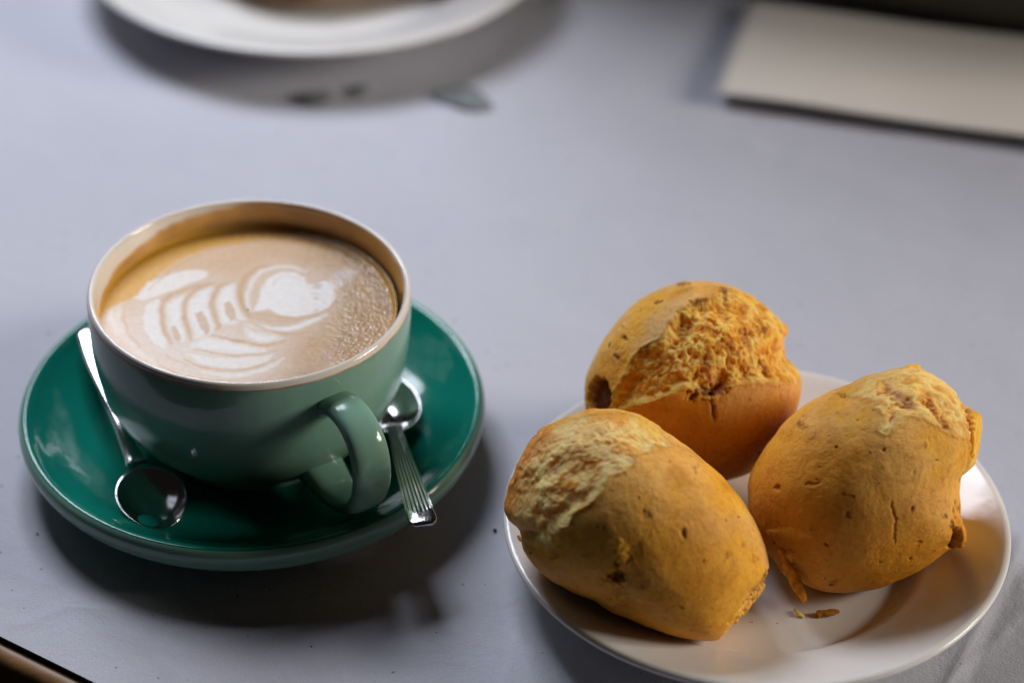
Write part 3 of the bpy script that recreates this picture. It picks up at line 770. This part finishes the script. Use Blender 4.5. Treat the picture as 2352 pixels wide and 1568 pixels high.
    for _ in range(46):
        v = rs.normal(size=3); v /= np.linalg.norm(v); d = np.linalg.norm(SPH - v, axis=1) * 3.1; r0 = .03 + .05 * rs.rand() ** 2
        k_ = (1 - sstep(r0 * .2, r0, d + .04 * fine)) * (1 - mk); st_ = .25 + .5 * rs.rand(); h = h - .03 * k_; cc = cc * (1 - st_ * k_[:, None]) + c_brown * 1.3 * st_ * k_[:, None]
    cc = cc * (1 + .06 * fine[:, None])
    Pp = Pp + nrm * h[:, None]
    world = cen + Pp[:, :1] * R_ + Pp[:, 1:2] * U_ + Pp[:, 2:] * W_
    # rest on the plate: flat where the plate carries it
    rp = np.hypot(world[:, 0] - PC[0], world[:, 1] - PC[1])
    fl_ = np.interp(rp, [0, 4.6, 4.95, 5.5, 6.2, 7.2, 7.5, 9], [floor, floor + .02, .97, 1.26, 1.58, 2.02, 2.06, 2.06]) + .02
    world[:, 2] = np.where(world[:, 2] < fl_ + .25, fl_ + .25 * np.exp(np.clip((world[:, 2] - fl_ - .25) / .25, -30, 0)), world[:, 2])
    base = np.array([cen[0], cen[1], floor])
    root = empty('bread_roll', base); tag(root, label, 'bread roll', 'cheese bread rolls on the plate')
    fm = mk[SPF].mean(1) > .5
    for nm, sel, mt in (('crust', ~fm, M_crust), ('crumb', fm, M_crumb)):
        f = SPF[sel]; used, inv = np.unique(f, return_inverse=True)
        obj(nm, new_mesh(nm, world[used] - base, inv.reshape(f.shape), cols=np.clip(cc[used], 0, 1)), mt, root)
    return root, base, cen, ppc

CR3 = lambda pts: [((1220 + x / 1.755) * .91875, (660 + y / 1.755) * .91875) for x, y in pts]
CR4 = lambda pts: [((1220 + x / 1.755) * .91875, (1100 + y / 1.755) * .91875) for x, y in pts]

outA = [(1341, 915), (1345, 872), (1366, 820), (1400, 762), (1440, 712), (1500, 671), (1560, 650), (1620, 646), (1680, 656), (1740, 690), (1775, 722), (1795, 745), (1811, 766), (1796, 778), (1802, 822),
        (1830, 848), (1836, 890), (1822, 950), (1800, 1002), (1765, 1046), (1720, 1085), (1660, 1105), (1580, 1095), (1500, 1070), (1430, 1035), (1370, 985), (1345, 945)]
crA = CR3([(525, 640), (535, 560), (600, 450), (650, 370), (735, 335), (770, 270), (810, 215), (880, 170), (950, 150), (1010, 118), (1090, 130), (1180, 160), (1260, 230), (1320, 290), (1340, 400), (1365, 470),
           (1355, 520), (1290, 510), (1220, 520), (1130, 510), (1060, 520), (1000, 545), (950, 580), (880, 560), (830, 535), (780, 560), (700, 590), (600, 620)])
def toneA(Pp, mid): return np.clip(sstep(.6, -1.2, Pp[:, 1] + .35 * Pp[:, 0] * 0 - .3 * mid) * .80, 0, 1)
featA = [
    ('poly', CR3([(428, 590), (440, 540), (470, 490), (505, 510), (525, 570), (515, 640), (450, 650)]), 5, -.28, c_dark * 1.3 + np.array([.06, .005, .003]), .95),
    ('line', CR3([(870, 565), (920, 550), (990, 540)]), 16, -.14, c_brown * .9, .85),
    ('line', CR3([(940, 560), (950, 610), (953, 655)]), 7, -.06, c_brown * .7, .8),
    ('line', CR3([(930, 450), (960, 520), (985, 545)]), 14, .05, (.50, .12, .025), .7),
    ('line', CR3([(1180, 430), (1200, 470)]), 12, -.10, c_brown * .8, .8),
    ('line', CR3([(1090, 290), (1120, 300), (1110, 330)]), 14, -.08, c_brown * 1.4, .7),
    ('line', CR3([(870, 180), (910, 175)]), 10, -.08, c_brown, .7),
    ('line', CR3([(1015, 120), (1030, 150)]), 9, -.08, c_brown * .8, .8),
    ('line', CR3([(1180, 180), (1200, 200)]), 9, -.06, c_brown * 1.5, .7),
    ('line', CR3([(1280, 230), (1300, 300)]), 8, .08, c_orange, .7),
    ('dot', CR3([(585, 328)]), 8, -.08, c_brown * .5, .85), ('dot', CR3([(548, 400)]), 8, -.08, c_brown * .5, .85), ('dot', CR3([(724, 170)]), 8, -.06, c_brown * .8, .85),
    ('dot', CR3([(590, 270)]), 6, .05, c_cream, .8), ('line', CR3([(835, 88), (880, 90)]), 4, -.02, c_brown * .6, .8), ('dot', CR3([(548, 370)]), 12, -.03, c_brown * 1.3, .5),
    ('dot', CR3([(560, 420)]), 22, -.02, c_brown * 1.7, .3),
]
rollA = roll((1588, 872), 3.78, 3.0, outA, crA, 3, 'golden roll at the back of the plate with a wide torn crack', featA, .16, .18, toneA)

outC = [(1720, 1112), (1738, 1060), (1780, 1000), (1840, 940), (1900, 905), (1960, 880), (2020, 855), (2060, 845), (2106, 841), (2150, 865), (2190, 895), (2214, 935), (2250, 952), (2252, 985), (2240, 1045), (2225, 1077),
        (2204, 1082), (2198, 1130), (2205, 1180), (2209, 1230), (2196, 1256), (2172, 1263), (2120, 1300), (2050, 1335), (1960, 1356), (1880, 1356), (1830, 1332), (1790, 1300), (1750, 1240), (1726, 1175)]
crC = CR3([(1540, 575), (1640, 515), (1740, 455), (1860, 440), (1960, 475), (2070, 560), (2100, 640), (2170, 680), (2175, 760), (2150, 880), (2080, 905), (2075, 800), (2060, 740), (1990, 735), (1910, 700), (1850, 660), (1770, 650), (1720, 700),
           (1680, 730), (1650, 715), (1690, 650), (1640, 620), (1680, 590), (1600, 575)])
def toneC(Pp, mid): return np.clip(sstep(1.6, -1.6, Pp[:, 1] + .45 * Pp[:, 0] - .5 * mid) * .85 + .5 * sstep(1.2, .2, np.hypot(Pp[:, 0] + .7, Pp[:, 1] - .9) - .3 * mid), 0, 1)  # browner crust low and upper left: partly bake, partly shade in the colour
featC = [
    ('poly', CR3([(2085, 640), (2170, 670), (2175, 770), (2145, 880), (2085, 910)]), 4, 0, c_gold * 1.1, .8),
    ('line', CR3([(2092, 640), (2082, 740), (2085, 830)]), 8, -.22, c_brown * 1.2, .8),
    ('line', CR3([(1720, 530), (1770, 590), (1790, 615)]), 16, -.06, (.50, .17, .07), .7),
    ('line', CR3([(1880, 600), (1910, 660), (1940, 690)]), 12, -.10, c_brown * 1.5, .7),
    ('line', CR3([(2060, 580), (2075, 650), (2070, 710)]), 10, -.05, (.60, .22, .03), .8),
    ('line', CR3([(1840, 455), (1880, 445)]), 6, .10, c_gold, .8),
    ('dot', CR3([(1530, 572)]), 9, -.08, c_brown * .6, .9), ('dot', CR3([(1350, 700)]), 11, -.05, c_brown * .8, .8),
    ('poly', CR4([(1995, 360), (2040, 410), (2030, 480), (1990, 450)]), 5, -.22, c_dark * 1.4, .9),
    ('line', CR4([(2000, 340), (2050, 400), (2075, 460)]), 14, .14, c_orange, .8),
    ('line', CR4([(2045, 290), (2060, 330)]), 12, -.10, c_brown, .8), ('line', CR4([(1990, 290), (2005, 250)]), 5, -.04, c_brown, .7),
    ('dot', CR4([(1792, 265)]), 9, -.05, c_brown * .5, .9), ('dot', CR4([(1938, 308)]), 8, -.04, c_brown * .6, .9), ('dot', CR4([(1835, 415)]), 11, -.04, c_brown * .9, .8),
    ('dot', CR4([(1808, 495)]), 7, -.04, c_brown * .6, .8), ('dot', CR4([(1500, 210)]), 7, -.04, c_brown * .6, .8), ('dot', CR4([(1240, 190)]), 9, -.04, c_brown * .6, .8),
    ('dot', CR4([(1438, 420)]), 8, -.04, c_brown * .5, .8), ('dot', CR4([(1520, 290)]), 9, -.04, c_brown * .8, .7), ('dot', CR4([(2028, 165)]), 6, -.04, c_brown * .8, .8),
    ('dot', CR4([(1490, 590)]), 12, -.02, c_brown * .8, .7), ('line', CR3([(1350, 945), (1400, 940), (1385, 925)]), 4, -.03, c_brown, .6), ('line', CR4([(1700, 240), (1715, 330), (1720, 420)]), 4, -.03, c_brown * 1.4, .5),
    ('dot', CR3([(1850, 780)]), 9, .04, c_brown * 2, .5), ('line', CR4([(1230, 385), (1290, 380), (1370, 385)]), 9, .05, c_gold, .4), ('poly', CR4([(1250, 400), (1360, 400), (1430, 560), (1330, 600)]), 16, -.05, c_orange * .8, .7),
    ('line', CR4([(1290, 480), (1300, 560), (1340, 600)]), 12, .12, c_gold * .9, .7),
]
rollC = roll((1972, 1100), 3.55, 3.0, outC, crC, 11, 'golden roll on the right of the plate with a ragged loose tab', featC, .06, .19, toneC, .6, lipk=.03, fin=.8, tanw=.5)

outB = [(1163, 1172), (1174, 1112), (1200, 1052), (1240, 995), (1290, 966), (1350, 946), (1420, 941), (1480, 956), (1520, 985), (1560, 1015), (1620, 1060), (1680, 1116), (1720, 1172), (1746, 1232), (1762, 1290), (1768, 1322),
        (1755, 1352), (1725, 1385), (1702, 1422), (1670, 1455), (1640, 1468), (1580, 1462), (1500, 1442), (1440, 1416), (1360, 1372), (1290, 1342), (1230, 1302), (1200, 1262), (1197, 1215), (1172, 1195)]
crB = CR3([(80, 1123), (95, 1000), (170, 850), (250, 735), (350, 690), (450, 660), (560, 660), (660, 670), (730, 720), (790, 780), (700, 800), (620, 840), (540, 900), (470, 960), (430, 1010), (370, 1070), (320, 1130)]) + CR4([(290, 390), (250, 440), (170, 420), (90, 340), (60, 250)])
def toneB(Pp, mid): return np.clip(sstep(1.8, -1.2, Pp[:, 1] - .25 * Pp[:, 0] - .5 * mid) * sstep(3.0, 1.5, Pp[:, 0]) * .6, 0, 1)  # deeper orange lower front: crust tone plus some shade put into the colour
featB = [
    ('line', CR3([(250, 735), (190, 820), (130, 930), (95, 1040), (85, 1110)]), 22, .05, c_brown * 2.2, .8),
    ('line', CR3([(440, 665), (520, 668), (600, 680)]), 16, .03, c_orange * 1.1, .85), ('line', CR3([(650, 690), (700, 720), (730, 750)]), 14, .03, c_gold * 1.1, .7),
    ('line', CR3([(400, 830), (460, 870)]), 20, -.04, c_orange * 1.1, .7), ('line', CR3([(560, 780), (620, 800)]), 18, .05, c_orange * 1.15, .7),
    ('line', CR3([(240, 960), (255, 1040)]), 24, .09, c_cream, .6), ('line', CR3([(310, 930), (350, 940)]), 18, .06, c_orange * 1.15, .8), ('line', CR3([(300, 800), (420, 730), (520, 720)]), 22, .07, c_cream, .5), ('line', CR3([(180, 900), (260, 830)]), 18, .06, c_cream, .5), ('line', CR3([(200, 1080), (300, 1060)]), 16, -.05, c_pale * .9, .6),
    ('poly', CR4([(130, 340), (240, 330), (230, 380), (150, 390)]), 8, -.05, c_orange * .9, .5),
    ('line', CR4([(540, 410), (548, 440), (580, 500)]), 20, .05, c_gold * 1.05, .2), ('dot', CR4([(540, 555)]), 22, -.16, c_brown * .55, .9), ('dot', CR4([(550, 490)]), 10, -.10, c_brown * .6, .8),
    ('dot', CR4([(817, 368)]), 13, -.08, c_brown * .6, .9), ('dot', CR4([(895, 118)]), 12, -.04, c_brown * 1.2, .7), ('dot', CR4([(665, 285)]), 12, -.03, c_brown * 1.5, .5),
    ('dot', CR4([(665, 598)]), 14, -.03, c_brown * 1.2, .7), ('dot', CR4([(1085, 430)]), 9, -.03, c_brown * 1.2, .6), ('dot', CR4([(1140, 500)]), 10, -.03, c_orange * .8, .7), ('dot', CR4([(1020, 475)]), 9, -.03, c_brown * 1.4, .5),
    ('dot', CR4([(280, 460)]), 20, -.02, c_brown * 1.6, .4), ('dot', CR4([(590, 690)]), 26, -.02, c_brown * 1.6, .6), ('dot', CR4([(560, 630)]), 18, -.02, c_brown * 1.5, .6),
    ('line', CR4([(1225, 600), (1180, 650), (1120, 720), (1085, 790), (1050, 850)]), 20, -.16, c_pale * .9, .7), ('line', CR4([(1238, 540), (1215, 610), (1160, 665), (1110, 700)]), 9, -.10, c_brown * 1.1, .8), ('dot', CR4([(1070, 800)]), 12, -.03, c_orange, .8),
]
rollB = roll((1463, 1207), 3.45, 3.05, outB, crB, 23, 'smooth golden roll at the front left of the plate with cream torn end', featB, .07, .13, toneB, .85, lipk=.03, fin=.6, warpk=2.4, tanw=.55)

# loose flake hanging from the right roll, and crumbs on the plate
def flake(pts, w0, th_, seed, parent=None, base=None, name='crust_flake', m=M_crust, c=c_orange, label=None):
    P_ = smooth_curve(pts, 26); n_ = 26; q = np.linspace(0, 1, n_)
    hw_ = w0 * (.75 + .35 * np.sin(q * 9 + seed) * .5 + .3 * np.sin(q * 3.2)); ht_ = np.full(n_, th_)
    V, F = sweep(P_, R_, hw_, ht_, 14, 2.2)
    V = V + .06 * w0 * 3 * np.column_stack([fbm(V * 5 + seed, 3), fbm(V * 5 + seed + 9, 3), fbm(V * 5 + seed + 19, 3)])
    cols = c * (1 + .5 * fbm(V * 4 + seed, 3))[:, None]
    off = base if base is not None else P_.mean(0) * [1, 1, 0] + [0, 0, P_[:, 2].min()]
    o = obj(name, new_mesh(name, V - off, F, cols=np.clip(cols, 0, 1)), m, parent, None if parent is not None else off)
    if label: tag(o, label, 'crumb', 'crumbs fallen on the near plate')
    return o
fk = [at(1798, 1262, 2.7), at(1812, 1305, 2.3), at(1832, 1345, 1.75), at(1848, 1378, 1.25)]
flake(fk, .15, .08, 2, rollC[0], rollC[1])
flake([at(1775, 1215, 3.1), at(1795, 1212, 3.2), at(1825, 1216, 3.2)], .12, .07, 5, rollC[0], rollC[1])
flake([at(1826, 1400, .70), at(1834, 1409, .72), at(1845, 1416, .70)], .06, .04, 3, None, None, 'crumb', M_crumb, c_pale, 'pale sliver of crumb lying on the near plate in front of the right roll')
flake([at(1876, 1410, .74), at(1900, 1407, .76), at(1926, 1402, .74)], .13, .06, 8, None, None, 'crumb', M_crust, c_orange * .6, 'brown flake of crust lying on the near plate in front of the right roll')
flake([at(1190, 1230, 1.9), at(1197, 1240, 1.86)], .05, .03, 8, None, None, 'crumb', M_crust, c_orange * .8, 'tiny brown crumb on the left rim of the near plate')

rs_ = np.random.RandomState(5)
for k in range(14):
    an = rs_.uniform(-2.3, -.4); rd = rs_.uniform(2.6, 4.3); x_, y_ = PC[0] + rd * math.cos(an), PC[1] + rd * math.sin(an)
    if math.hypot(x_ - 3.6, y_ + 5.1) < 3.4 and rs_.rand() < .7: continue
    sz = rs_.uniform(.018, .045)
    V, F = lathe([(.001, 0), (sz, sz * .2), (sz * 1.1, sz * .8), (sz * .5, sz * 1.3), (.001, sz * 1.4)], 7); V = V * (1 + .22 * rs_.randn(len(V), 1))
    o = obj('fine_crumb', new_mesh('fine_crumb', V, F, cols=np.tile(c_gold if k % 2 else c_brown * 2, (len(V), 1))), M_crust, None, (x_, y_, .60))
    tag(o, 'tiny fallen bread crumb lying loose in the well of the near plate', 'crumb', 'tiny crumbs in the well of the near plate')
